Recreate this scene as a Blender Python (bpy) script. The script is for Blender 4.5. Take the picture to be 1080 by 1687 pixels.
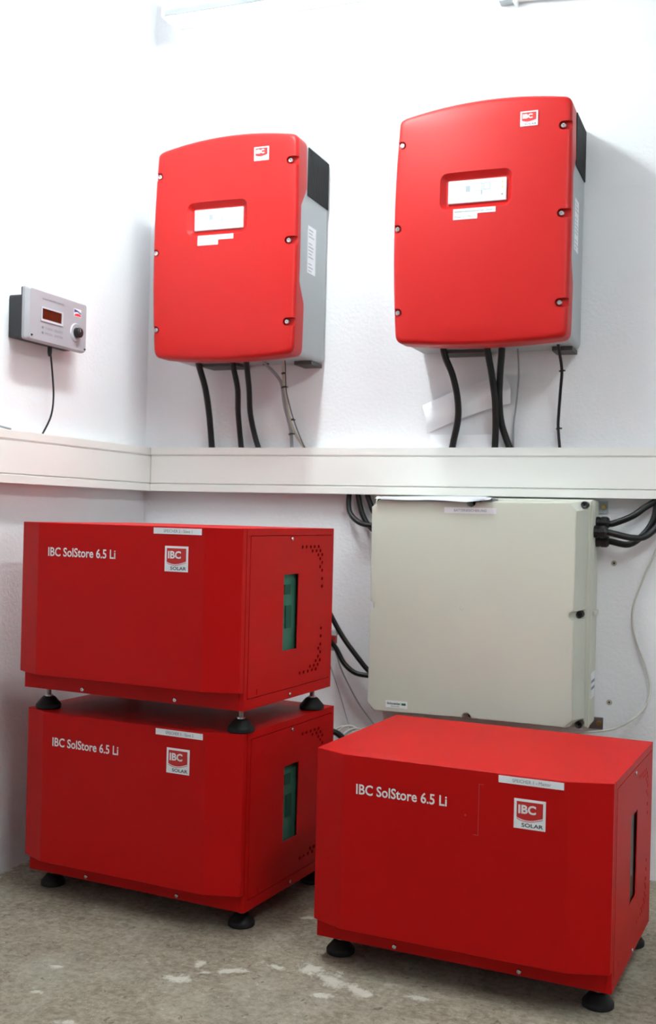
import bpy, bmesh, math, random
from mathutils import Vector, Matrix
random.seed(7)
sc = bpy.context.scene
COL = sc.collection
for o in list(bpy.data.objects):
    bpy.data.objects.remove(o)

# ------------------------------------------------------------------ camera, world, exposure
FPX = 1822.9
CAM = Vector((1.84147, -3.10516, 0.96331))
FW = Vector((-0.362468, 0.931992, 0.00293))
RT = Vector((0.93176, 0.362304, 0.023655))
UP = Vector((-0.020985, -0.011304, 0.999716))
cd = bpy.data.cameras.new('camera')
cam = bpy.data.objects.new('camera', cd); COL.objects.link(cam)
m3 = Matrix((RT, UP, -FW)).transposed()
cam.matrix_world = Matrix.Translation(CAM) @ m3.to_4x4()
cd.sensor_fit = 'HORIZONTAL'; cd.sensor_width = 36.0; cd.lens = 36.0 * FPX / 1080.0
cd.clip_start = 0.05; cd.clip_end = 50
cd.dof.use_dof = True; cd.dof.focus_distance = 2.45; cd.dof.aperture_fstop = 6.3
sc.camera = cam

w = bpy.data.worlds.new('world'); sc.world = w; w.use_nodes = True
w.node_tree.nodes['Background'].inputs[0].default_value = (0.8, 0.85, 0.9, 1)
w.node_tree.nodes['Background'].inputs[1].default_value = 0.0
vs = sc.view_settings
vs.view_transform = 'Standard'; vs.look = 'None'; vs.gamma = 1.0; vs.use_curve_mapping = False
vs.exposure = 1.2

LAMP_W = 3.0       # tube luminaire on the back wall above the inverters
LAMP1_W = 50.0     # main luminaire by the left wall, above the picture
FILL_LAMP_W = 28.0     # unseen fill luminaire, added to brighten the lower and right-hand walls

def at(u, v, y=None, x=None, z=None):
    """photo pixel -> world point on the plane of a real surface"""
    d = FW + RT * ((u - 540) / FPX) - UP * ((v - 843.5) / FPX)
    if y is not None: t = (y - CAM.y) / d.y
    elif x is not None: t = (x - CAM.x) / d.x
    else: t = (z - CAM.z) / d.z
    return CAM + d * t

# ------------------------------------------------------------------ materials
MATS = {}
def lin(c):
    return tuple(((v / 255) / 12.92 if v / 255 <= 0.04045 else ((v / 255 + 0.055) / 1.055) ** 2.4) for v in c) + (1,)
def mat(name, rgb, rough=0.5, metal=0.0, spec=0.5, bump=None, vary=0.0, vscale=8.0, emit=None, coat=0.0, trans=0.0, alpha=1.0):
    if name in MATS: return MATS[name]
    m = bpy.data.materials.new(name); m.use_nodes = True
    nt = m.node_tree; b = nt.nodes['Principled BSDF']
    c = lin(rgb)
    b.inputs['Base Color'].default_value = c
    b.inputs['Roughness'].default_value = rough
    b.inputs['Metallic'].default_value = metal
    b.inputs['Specular IOR Level'].default_value = spec
    b.inputs['Coat Weight'].default_value = coat
    b.inputs['Transmission Weight'].default_value = trans
    b.inputs['Alpha'].default_value = alpha
    tc = nt.nodes.new('ShaderNodeTexCoord')
    if vary:
        n = nt.nodes.new('ShaderNodeTexNoise'); n.inputs['Scale'].default_value = vscale; n.inputs['Detail'].default_value = 4
        nt.links.new(tc.outputs['Object'], n.inputs['Vector'])
        mx = nt.nodes.new('ShaderNodeMix'); mx.data_type = 'RGBA'
        mx.inputs[6].default_value = tuple(v * (1 - vary) for v in c[:3]) + (1,)
        mx.inputs[7].default_value = tuple(min(1, v * (1 + vary)) for v in c[:3]) + (1,)
        nt.links.new(n.outputs['Fac'], mx.inputs[0]); nt.links.new(mx.outputs[2], b.inputs['Base Color'])
    if bump:
        n2 = nt.nodes.new('ShaderNodeTexNoise'); n2.inputs['Scale'].default_value = bump[0]; n2.inputs['Detail'].default_value = 3
        nt.links.new(tc.outputs['Object'], n2.inputs['Vector'])
        bp = nt.nodes.new('ShaderNodeBump'); bp.inputs['Strength'].default_value = bump[1]; bp.inputs['Distance'].default_value = bump[2]
        nt.links.new(n2.outputs['Fac'], bp.inputs['Height']); nt.links.new(bp.outputs['Normal'], b.inputs['Normal'])
    if emit:
        b.inputs['Emission Color'].default_value = lin(emit[0]); b.inputs['Emission Strength'].default_value = emit[1]
    MATS[name] = m
    return m

RED = mat('red_powder_coat', (182, 9, 9), rough=0.48, spec=0.13, bump=(900, 0.12, 0.0006), vary=0.05, vscale=5)
IRED = mat('red_inverter_plastic', (182, 22, 20), rough=0.42, spec=0.3, bump=(700, 0.06, 0.0004))
GREY = mat('grey_painted_metal', (168, 173, 176), rough=0.5)
SILV = mat('silver_plastic', (164, 162, 168), rough=0.42)
BLACK = mat('black_plastic', (15, 15, 16), rough=0.5)
ANTH = mat('anthracite_plastic', (44, 46, 48), rough=0.55)
RUB = mat('black_rubber', (11, 11, 12), rough=0.6, spec=0.35)
CBL = mat('black_cable', (13, 14, 15), rough=0.42, spec=0.4)
CGREY = mat('grey_cable', (140, 142, 146), rough=0.45)
CBEIGE = mat('beige_cable', (178, 172, 158), rough=0.5)
CWHITE = mat('pale_cable', (196, 194, 186), rough=0.5)
CHR = mat('bright_steel', (205, 205, 205), rough=0.25, metal=1.0)
STEEL = mat('dull_zinc', (130, 126, 122), rough=0.45, metal=0.8)
DKST = mat('dark_zinc', (84, 82, 80), rough=0.5, metal=0.7)
BRASS = mat('brass', (176, 150, 90), rough=0.35, metal=0.9)
PVC = mat('white_pvc', (236, 234, 230), rough=0.45)
BEIGE = mat('beige_polyester', (201, 201, 188), rough=0.5, vary=0.03, vscale=6, bump=(500, 0.1, 0.0004))
LABEL = mat('white_label', (232, 232, 236), rough=0.6)
WHITE = mat('white_print', (230, 226, 226), rough=0.5)
INK = mat('dark_print', (52, 58, 64), rough=0.6)
INKG = mat('grey_print', (120, 122, 132), rough=0.6)
FAINT = mat('faint_print', (160, 168, 176), rough=0.6)
def paper_material():
    m = bpy.data.materials.new('white_paper'); m.use_nodes = True; nt = m.node_tree
    b = nt.nodes['Principled BSDF']; b.inputs['Base Color'].default_value = lin((240, 240, 246)); b.inputs['Roughness'].default_value = .8
    tl_ = nt.nodes.new('ShaderNodeBsdfTranslucent'); tl_.inputs[0].default_value = lin((240, 240, 246))
    mx = nt.nodes.new('ShaderNodeMixShader'); mx.inputs[0].default_value = .35
    nt.links.new(b.outputs[0], mx.inputs[1]); nt.links.new(tl_.outputs[0], mx.inputs[2]); nt.links.new(mx.outputs[0], nt.nodes['Material Output'].inputs[0])
    return m
PAPER = paper_material()
PAPERW = mat('plain_paper', (244, 244, 248), rough=0.8)
SCREEN = mat('display_foil', (204, 210, 214), rough=0.4)
LCD = mat('brown_lcd', (70, 28, 10), rough=0.2)
PCB = mat('green_circuit_board', (92, 124, 116), rough=0.4, vary=0.5, vscale=18)
PCBD = mat('dark_chip', (52, 84, 78), rough=0.5)
DARK = mat('dark_interior', (24, 14, 14), rough=0.8)
BLUEP = mat('blue_print', (38, 56, 140), rough=0.5)
REDP = mat('red_print', (214, 40, 36), rough=0.5)
GREENP = mat('green_print', (40, 110, 60), rough=0.5)
LOGORED = mat('logo_red', (188, 26, 26), rough=0.5)
CONN = mat('red_connector', (150, 24, 20), rough=0.4)
CLEAR = mat('clear_plug', (214, 216, 214), rough=0.15, trans=0.6)
def glass_material():
    m = bpy.data.materials.new('window_glass'); m.use_nodes = True; nt = m.node_tree; nt.nodes.clear()
    o = nt.nodes.new('ShaderNodeOutputMaterial'); mx = nt.nodes.new('ShaderNodeMixShader')
    tr = nt.nodes.new('ShaderNodeBsdfTransparent'); gl_ = nt.nodes.new('ShaderNodeBsdfGlossy')
    tr.inputs[0].default_value = (.80, .95, .90, 1); gl_.inputs['Roughness'].default_value = .05; lw = nt.nodes.new('ShaderNodeLayerWeight'); lw.inputs[0].default_value = .5; pw = nt.nodes.new('ShaderNodeMath'); pw.operation = 'POWER'; pw.inputs[1].default_value = 9.0; nt.links.new(lw.outputs['Facing'], pw.inputs[0]); nt.links.new(pw.outputs[0], mx.inputs[0])
    nt.links.new(tr.outputs[0], mx.inputs[1]); nt.links.new(gl_.outputs[0], mx.inputs[2]); nt.links.new(mx.outputs[0], o.inputs[0])
    return m
GLASS = glass_material()
LEDG = mat('green_led', (190, 255, 60), rough=0.4, emit=((200, 255, 70), 0.9))
LENAM = mat('lamp_enamel', (238, 238, 240), rough=0.4)

def wall_material():
    m = bpy.data.materials.new('white_rough_plaster'); m.use_nodes = True
    nt = m.node_tree; b = nt.nodes['Principled BSDF']; b.inputs['Roughness'].default_value = 0.85
    b.inputs['Specular IOR Level'].default_value = 0.2
    tc = nt.nodes.new('ShaderNodeTexCoord')
    n1 = nt.nodes.new('ShaderNodeTexNoise'); n1.inputs['Scale'].default_value = 90; n1.inputs['Detail'].default_value = 4; n1.inputs['Roughness'].default_value = 0.6
    n2 = nt.nodes.new('ShaderNodeTexNoise'); n2.inputs['Scale'].default_value = 2.2; n2.inputs['Detail'].default_value = 5
    n3 = nt.nodes.new('ShaderNodeTexNoise'); n3.inputs['Scale'].default_value = 24; n3.inputs['Detail'].default_value = 2
    for n in (n1, n2, n3): nt.links.new(tc.outputs['Object'], n.inputs['Vector'])
    mx = nt.nodes.new('ShaderNodeMix'); mx.data_type = 'RGBA'
    mx.inputs[6].default_value = lin((226, 225, 228)); mx.inputs[7].default_value = lin((240, 240, 243))
    nt.links.new(n2.outputs['Fac'], mx.inputs[0]); nt.links.new(mx.outputs[2], b.inputs['Base Color'])
    ad = nt.nodes.new('ShaderNodeMath'); ad.operation = 'MULTIPLY_ADD'; ad.inputs[1].default_value = 0.3
    nt.links.new(n3.outputs['Fac'], ad.inputs[0]); nt.links.new(n1.outputs['Fac'], ad.inputs[2])
    bp = nt.nodes.new('ShaderNodeBump'); bp.inputs['Strength'].default_value = 0.4; bp.inputs['Distance'].default_value = 0.0035
    nt.links.new(ad.outputs[0], bp.inputs['Height']); nt.links.new(bp.outputs['Normal'], b.inputs['Normal'])
    return m
WALL = wall_material()

def floor_material():
    m = bpy.data.materials.new('worn_concrete'); m.use_nodes = True
    nt = m.node_tree; L = nt.links; b = nt.nodes['Principled BSDF']; b.inputs['Roughness'].default_value = 0.8
    b.inputs['Specular IOR Level'].default_value = 0.3
    tc = nt.nodes.new('ShaderNodeTexCoord'); P = tc.outputs['Object']
    def noise(s, d=5, r=0.6, dist=0.0):
        n = nt.nodes.new('ShaderNodeTexNoise'); n.inputs['Scale'].default_value = s; n.inputs['Detail'].default_value = d
        n.inputs['Roughness'].default_value = r; n.inputs['Distortion'].default_value = dist
        L.new(P, n.inputs['Vector']); return n.outputs['Fac']
    def ramp(src, stops):
        r = nt.nodes.new('ShaderNodeValToRGB'); e = r.color_ramp.elements
        e[0].position, e[0].color = stops[0]; e[1].position, e[1].color = stops[-1]
        for p, c in stops[1:-1]:
            k = e.new(p); k.color = c
        L.new(src, r.inputs[0]); return r.outputs[0]
    def mix(f, a, c):
        n = nt.nodes.new('ShaderNodeMix'); n.data_type = 'RGBA'
        if isinstance(f, float): n.inputs[0].default_value = f
        else: L.new(f, n.inputs[0])
        for i, s in ((6, a), (7, c)):
            if isinstance(s, tuple): n.inputs[i].default_value = s
            else: L.new(s, n.inputs[i])
        return n.outputs[2]
    def math_(op, a, c=0.0):
        n = nt.nodes.new('ShaderNodeMath'); n.operation = op
        for i, s in ((0, a), (1, c)):
            if isinstance(s, float): n.inputs[i].default_value = s
            else: L.new(s, n.inputs[i])
        return n.outputs[0]
    base = ramp(noise(9, 10, 0.75, 0.6), [(0.34, lin((108, 97, 81))), (0.5, lin((135, 124, 106))), (0.68, lin((168, 158, 141)))])
    fine = ramp(noise(60, 5, 0.75), [(0.38, lin((98, 88, 74))), (0.62, lin((172, 163, 147)))])
    col = mix(0.45, base, fine)
    # greenish grey worn areas
    col = mix(math_('MULTIPLY', ramp(noise(2.3, 4), [(0.5, (0, 0, 0, 1)), (0.7, (1, 1, 1, 1))]), 0.35), col, lin((146, 146, 134)))
    # dark and pale specks
    sp = ramp(noise(120, 3, 0.6), [(0.66, (0, 0, 0, 1)), (0.74, (1, 1, 1, 1))])
    col = mix(math_('MULTIPLY', sp, 0.55), col, lin((206, 202, 194)))
    dk = ramp(noise(55, 3, 0.6, 1.0), [(0.30, (1, 1, 1, 1)), (0.375, (0, 0, 0, 1))])
    col = mix(math_('MULTIPLY', dk, 0.75), col, lin((84, 74, 64)))
    # splashes of old white plaster
    sep = nt.nodes.new('ShaderNodeSeparateXYZ'); L.new(P, sep.inputs[0])
    edge = math_('MULTIPLY', math_('SUBTRACT', noise(26, 8, 0.8, 0.3), 0.5), 2.8)
    fac = None
    spots = []
    for (u, v, rx, ry, ang) in PLASTER:
        p = at(u, v, z=0.0); spots.append((p.x, p.y, rx, ry, ang))
    for (x, y, rx, ry, ang) in spots:
        mp = nt.nodes.new('ShaderNodeMapping'); mp.vector_type = 'TEXTURE'
        mp.inputs['Location'].default_value = (x, y, 0); mp.inputs['Rotation'].default_value = (0, 0, ang)
        mp.inputs['Scale'].default_value = (rx * 1.25, ry * 1.35, 1)
        L.new(P, mp.inputs['Vector'])
        ln = nt.nodes.new('ShaderNodeVectorMath'); ln.operation = 'LENGTH'; L.new(mp.outputs[0], ln.inputs[0])
        d = math_('SUBTRACT', 1.25, ln.outputs['Value'])
        d = math_('MULTIPLY', d, 0.9)
        fac = d if fac is None else math_('MAXIMUM', fac, d)
    near_wall = math_('MULTIPLY', math_('SUBTRACT', 0.06, sep.outputs['X']), 14.0)
    fac = math_('MAXIMUM', fac, near_wall)
    fac = math_('ADD', math_('MAXIMUM', fac, -0.3), edge)
    pl = ramp(fac, [(0.52, (0, 0, 0, 1)), (0.85, (1, 1, 1, 1))])
    col = mix(math_('MULTIPLY', pl, 0.68), col, lin((208, 203, 190)))
    L.new(col, b.inputs['Base Color'])
    h = math_('ADD', math_('MULTIPLY', noise(45, 6, 0.7), 1.0), math_('MULTIPLY', pl, 0.5))
    bp = nt.nodes.new('ShaderNodeBump'); bp.inputs['Strength'].default_value = 0.5; bp.inputs['Distance'].default_value = 0.004
    L.new(h, bp.inputs['Height']); L.new(bp.outputs['Normal'], b.inputs['Normal'])
    return m
PLASTER = [(296, 1612, 0.040, 0.030, 0.2), (330, 1588, 0.014, 0.022, 0.3), (375, 1600, 0.060, 0.018, 0.5), (452, 1592, 0.040, 0.014, -0.2), (510, 1596, 0.040, 0.030, -0.6), (545, 1612, 0.060, 0.034, -0.62),
           (590, 1632, 0.060, 0.022, -0.6), (690, 1644, 0.040, 0.012, 0.1), (528, 1640, 0.030, 0.016, 0.2), (104, 1684, 0.040, 0.014, 0.4), (60, 1634, 0.022, 0.010, 0.2), (92, 1592, 0.020, 0.010, 0.2), (505, 1512, 0.03, 0.012, 0.5)]
FLOOR = floor_material()

# ------------------------------------------------------------------ mesh helpers
def add_box(bm, x0, x1, y0, y1, z0, z1):
    vs_ = [bm.verts.new(p) for p in ((x0, y0, z0), (x1, y0, z0), (x1, y1, z0), (x0, y1, z0), (x0, y0, z1), (x1, y0, z1), (x1, y1, z1), (x0, y1, z1))]
    for f in ((0, 3, 2, 1), (4, 5, 6, 7), (0, 1, 5, 4), (1, 2, 6, 5), (2, 3, 7, 6), (3, 0, 4, 7)):
        bm.faces.new([vs_[i] for i in f])
def box(*a, bev=0.0, seg=2):
    bm = bmesh.new(); add_box(bm, *a)
    if bev: bmesh.ops.bevel(bm, geom=bm.edges[:], offset=bev, segments=seg, affect='EDGES', profile=0.5)
    return bm
def boxes(lst):
    bm = bmesh.new()
    for a in lst: add_box(bm, *a)
    return bm
def prism(bm, pts, lo, hi, axis='z'):
    """extrude polygon pts (2D) along axis; z: (x,y)  y: (x,z)  x: (y,z)"""
    def mk(p, h):
        return {'z': (p[0], p[1], h), 'y': (p[0], h, p[1]), 'x': (h, p[0], p[1])}[axis]
    a = [bm.verts.new(mk(p, lo)) for p in pts]; b = [bm.verts.new(mk(p, hi)) for p in pts]
    n = len(pts); fs = [bm.faces.new(a), bm.faces.new(b)]
    for i in range(n): fs.append(bm.faces.new((a[i], a[(i + 1) % n], b[(i + 1) % n], b[i])))
    bmesh.ops.recalc_face_normals(bm, faces=fs)
def lathe(bm, prof, c=(0, 0, 0), axis='z', n=24):
    """prof: list of (radius, height) closed onto the axis at both ends"""
    c = Vector(c); rings = []
    def mk(r, h, a):
        p, q = r * math.cos(a), r * math.sin(a)
        return c + Vector({'z': (p, q, h), 'y': (p, h, q), 'x': (h, p, q)}[axis])
    for r, h in prof:
        rings.append([bm.verts.new(mk(r, h, 2 * math.pi * i / n)) for i in range(n)] if r > 1e-6 else [bm.verts.new(mk(0, h, 0))])
    fs = []
    for A, B in zip(rings, rings[1:]):
        for i in range(n):
            j = (i + 1) % n
            if len(A) == 1: fs.append(bm.faces.new((A[0], B[j], B[i])))
            elif len(B) == 1: fs.append(bm.faces.new((A[i], A[j], B[0])))
            else: fs.append(bm.faces.new((A[i], A[j], B[j], B[i])))
    for ring in (rings[0], rings[-1]):
        if len(ring) > 1: fs.append(bm.faces.new(ring))
    bmesh.ops.recalc_face_normals(bm, faces=fs)
def spline(pts, k=8):
    pts = [Vector(p) for p in pts]; P = [2 * pts[0] - pts[1]] + pts + [2 * pts[-1] - pts[-2]]
    out = []
    for i in range(1, len(P) - 2):
        for j in range(k):
            t = j / k; a, b, c, d = P[i - 1:i + 3]
            out.append(0.5 * (2 * b + (c - a) * t + (2 * a - 5 * b + 4 * c - d) * t * t + (3 * b - a - 3 * c + d) * t ** 3))
    out.append(pts[-1]); return out
def tube(bm, pts, r, n=10, k=8, closed=False):
    P = spline(pts, k) if k > 1 else [Vector(p) for p in pts]
    rings = []; up = Vector((0.31, 0.87, 0.4)).normalized()
    for i, p in enumerate(P):
        t = (P[min(i + 1, len(P) - 1)] - P[max(i - 1, 0)]).normalized()
        a = up - t * up.dot(t)
        if a.length < 1e-4: a = t.orthogonal()
        a.normalize(); up = a; b = t.cross(a)
        rings.append([bm.verts.new(p + r * (a * math.cos(2 * math.pi * q / n) + b * math.sin(2 * math.pi * q / n))) for q in range(n)])
    fs = []
    for A, B in zip(rings, rings[1:]):
        for i in range(n): fs.append(bm.faces.new((A[i], A[(i + 1) % n], B[(i + 1) % n], B[i])))
    fs += [bm.faces.new(rings[0]), bm.faces.new(rings[-1])]
    bmesh.ops.recalc_face_normals(bm, faces=fs)
    return P
def link_mesh(name, me, m, parent=None, smooth=False):
    o = bpy.data.objects.new(name, me); COL.objects.link(o)
    if m is not None:
        me.materials.clear(); me.materials.append(m)
    if parent is not None: o.parent = parent
    if smooth:
        for p in me.polygons: p.use_smooth = True
        if smooth != 'all': me.set_sharp_from_angle(angle=math.radians(smooth if smooth is not True else 40))
    return o
def obj(name, bm, m, parent=None, smooth=False):
    me = bpy.data.meshes.new(name); bm.to_mesh(me); bm.free()
    return link_mesh(name, me, m, parent, smooth)
def evaluated_mesh(o):
    bpy.context.view_layer.update()
    dg = bpy.context.evaluated_depsgraph_get()
    return bpy.data.meshes.new_from_object(o.evaluated_get(dg))
def plate(outer, holes, thick):
    """flat plate with real holes: polygon in (a,b), extruded symmetric in c (mesh in xy plane, z thickness)"""
    cu = bpy.data.curves.new('p', 'CURVE'); cu.dimensions = '2D'; cu.fill_mode = 'BOTH'; cu.extrude = thick / 2
    for poly in [outer] + holes:
        s = cu.splines.new('POLY'); s.points.add(len(poly) - 1); s.use_cyclic_u = True
        for pt, q in zip(s.points, poly): pt.co = (q[0], q[1], 0, 1)
    o = bpy.data.objects.new('p', cu); COL.objects.link(o)
    me = evaluated_mesh(o)
    bpy.data.objects.remove(o); bpy.data.curves.remove(cu)
    return me
TXT = {}
def text_mesh(s, bold=0.0):
    key = (s, bold)
    if key in TXT: return TXT[key].copy()
    cu = bpy.data.curves.new('t', 'FONT'); cu.body = s; cu.size = 1.0; cu.offset = bold; cu.resolution_u = 3; cu.fill_mode = 'FRONT'
    o = bpy.data.objects.new('t', cu); COL.objects.link(o)
    me = evaluated_mesh(o)
    bpy.data.objects.remove(o); bpy.data.curves.remove(cu)
    TXT[key] = me
    return me.copy()
def lettering(name, s, m, parent, x0, x1, z0, h, y, bold=0.0, fit=True):
    """text on a plane facing -y, stretched into x0..x1, caps h high standing on z0"""
    me = text_mesh(s, bold)
    xs = [v.co.x for v in me.vertices]
    a, b = min(xs), max(xs); cap = 0.70
    sx = (x1 - x0) / (b - a); sz = h / cap
    for v in me.vertices: v.co = ((v.co.x - a) * sx + x0, y, v.co.y * sz + z0)
    me.flip_normals() if me.polygons and me.polygons[0].normal.y > 0 else None
    return link_mesh(name, me, m, parent)
def rrect(x0, x1, z0, z1, r, n=5):
    pts = []
    for cx, cz, a0 in ((x1 - r, z1 - r, 0), (x0 + r, z1 - r, 90), (x0 + r, z0 + r, 180), (x1 - r, z0 + r, 270)):
        for i in range(n + 1):
            a = math.radians(a0 + 90 * i / n); pts.append((cx + r * math.cos(a), cz + r * math.sin(a)))
    return pts
def circ(cx, cy, r, n=10):
    return [(cx + r * math.cos(2 * math.pi * i / n), cy + r * math.sin(2 * math.pi * i / n)) for i in range(n)]
def thing(name, label, cat, loc=(0, 0, 0), rz=0.0, group=None):
    o = bpy.data.objects.new(name, None); COL.objects.link(o); o.empty_display_size = 0.05
    o.location = loc; o.rotation_euler = (0, 0, rz)
    return tag(o, label, cat, group)
def tag(o, label, cat, group=None):
    o['label'] = label; o['category'] = cat
    if group: o['group'] = group
    return o
def struct(name, bm, m, label):
    o = obj(name, bm, m); o['kind'] = 'structure'; o['label'] = label; return o
def screw(parent, c, r, axis='y', sgn=-1, m=None, name='screw'):
    bm = bmesh.new(); s = sgn
    lathe(bm, [(0, -0.003 * s), (r, -0.003 * s), (r, 0.002 * s), (r * 0.8, 0.0032 * s), (r * 0.45, 0.0034 * s), (r * 0.40, 0.0012 * s), (0, 0.0012 * s)], c, axis, 12)
    return obj(name, bm, m or CHR, parent, smooth=35)

# ------------------------------------------------------------------ the room
RX, RY, RZ = 3.4, -4.7, 2.62
struct('floor', box(-0.2, RX + .2, RY - .2, 0.2, -0.15, 0.0), FLOOR, 'worn grey concrete floor with white plaster splashes')
struct('wall_back', box(-0.2, RX + .2, 0.0, 0.2, 0.0, RZ), WALL, 'white plastered wall behind the red inverters')
struct('wall_left', box(-0.2, 0.0, RY, 0.0, 0.0, RZ), WALL, 'white plastered wall carrying the small grey control panel')
struct('wall_right', box(RX, RX + 0.2, RY, 0.0, 0.0, RZ), WALL, 'white plastered wall at the right of the room')
struct('wall_front', box(-0.2, RX + .2, RY - 0.2, RY, 0.0, RZ), WALL, 'white plastered wall behind the viewer')
struct('ceiling', box(-0.2, RX + .2, RY - .2, 0.2, RZ, RZ + 0.15), WALL, 'white ceiling above the lamp')

# ------------------------------------------------------------------ tube luminaires
def luminaire(cx, cy, z, length, rz, strength, label, rods=True):
    t = thing('tube_lamp', label, 'lamp', (cx, cy, z), rz)
    hl = length / 2
    em = mat('lit_diffuser_%d' % round(strength * 10), (250, 252, 255), rough=0.4, emit=((240, 253, 252), strength))
    obj('diffuser', box(-hl + .012, hl - .012, -.045, .045, 0.0, 0.07, bev=.012), em, t)
    obj('housing', box(-hl, hl, -.05, .05, 0.0705, 0.105, bev=.004), LENAM, t)
    for s in (-1, 1):
        obj('end_cap', box(*sorted((s * (hl - .0115), s * hl)), -.05, .05, -.004, 0.07, bev=.002), LENAM, t)
        obj('side_rim', box(-hl + .012, hl - .012, *sorted((s * .0455, s * .0515)), -.004, 0.016, bev=.0015), GREY, t)
        if rods:
            bm = bmesh.new(); lathe(bm, [(0, 0.105), (.006, 0.105), (.006, RZ - z), (0, RZ - z)], (s * hl * .7, 0, 0), 'z', 10)
            obj('hanger_rod', bm, STEEL, t, smooth=True)
        else:
            obj('wall_arm', box(s * hl * .7 - .01, s * hl * .7 + .01, .02, -cy, .085, .103), STEEL, t)
    return t
luminaire(0.118 + .6, -0.12, 2.470, 1.2, 0.0, LAMP_W, 'white wall tube lamp above the left red inverter, cut off by the picture top', rods=False)
luminaire(0.68, -0.90, 2.46, 0.66, math.pi / 2, LAMP1_W, 'short white tube lamp hanging near the left wall above the picture')
luminaire(2.25, -2.1, 2.50, 1.2, math.pi / 2, FILL_LAMP_W, 'long white tube fill lamp, added out of view at the right of the room above the viewer')  # added fill lamp, never in view; lifts the darker lower walls

# ------------------------------------------------------------------ cable trunking
TD = 0.044; ZB, ZT = 1.0273, 1.1642
def trunk_profile():
    base = [(0, ZB), (-TD - .003, ZB), (-TD - .003, ZB + .0205), (-TD + .005, ZB + .0235), (-TD + .005, ZT - .026), (-TD, ZT - .0215), (-TD, ZT), (0, ZT)]
    lid = [(-TD + .0045, ZB + .0245), (-TD - .0005, ZB + .026), (-TD + .0005, ZT - .0285), (-TD + .0045, ZT - .027)]
    return base, lid
def trunking(label, rz, x0, x1):
    t = thing('cable_trunking', label, 'cable trunking', (0, 0, 0), rz)
    b, l = trunk_profile()
    bm = bmesh.new(); prism(bm, b, x0, x1, 'x'); obj('trunking_base', bm, PVC, t)
    bm = bmesh.new(); prism(bm, l, x0 + .0015, x1, 'x'); obj('trunking_lid', bm, PVC, t)
    return t
tb = trunking('white plastic cable trunking along the wall under both red inverters', 0.0, TD + .001, RX - .01)
tl = trunking('white plastic cable trunking along the wall under the grey control panel', math.pi / 2, -2.6, -.002)

# ------------------------------------------------------------------ badge with the maker's logo
def logo_badge(parent, x0, x1, z0, z1, y):
    w_, h_ = x1 - x0, z1 - z0
    X = lambda f: x0 + f * w_
    Z = lambda f: z1 - f * h_
    b = obj('logo_badge', box(x0, x1, y - .0008, y, z0, z1), LABEL, parent); b['label'] = 'white square logo badge'
    n = 12
    lower = [(X(.085 + .83 * i / n), Z(.615 + .105 * math.sin(math.pi * (i / n) ** .85) - .03 * (i / n))) for i in range(n + 1)]
    bm = bmesh.new(); prism(bm, [(X(.085), Z(.085)), (X(.915), Z(.085))] + lower[::-1], y - .0011, y - .0008, 'y'); obj('logo_field', bm, LOGORED, b)
    lo2 = [(p[0], p[1] - .035 * h_) for p in lower]; lo3 = [(p[0], p[1] - .055 * h_) for p in lower]
    bm = bmesh.new(); prism(bm, lo2 + lo3[::-1], y - .0011, y - .0008, 'y'); obj('logo_line', bm, LOGORED, b)
    lettering('logo_lettering', 'IBC', WHITE, b, X(.14), X(.70), Z(.475), .275 * h_, y - .0014, bold=.035)
    lettering('logo_lettering', 'SOLAR', INK, b, X(.25), X(.93), Z(.93), .125 * h_, y - .0011, bold=.02)
    return b

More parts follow.
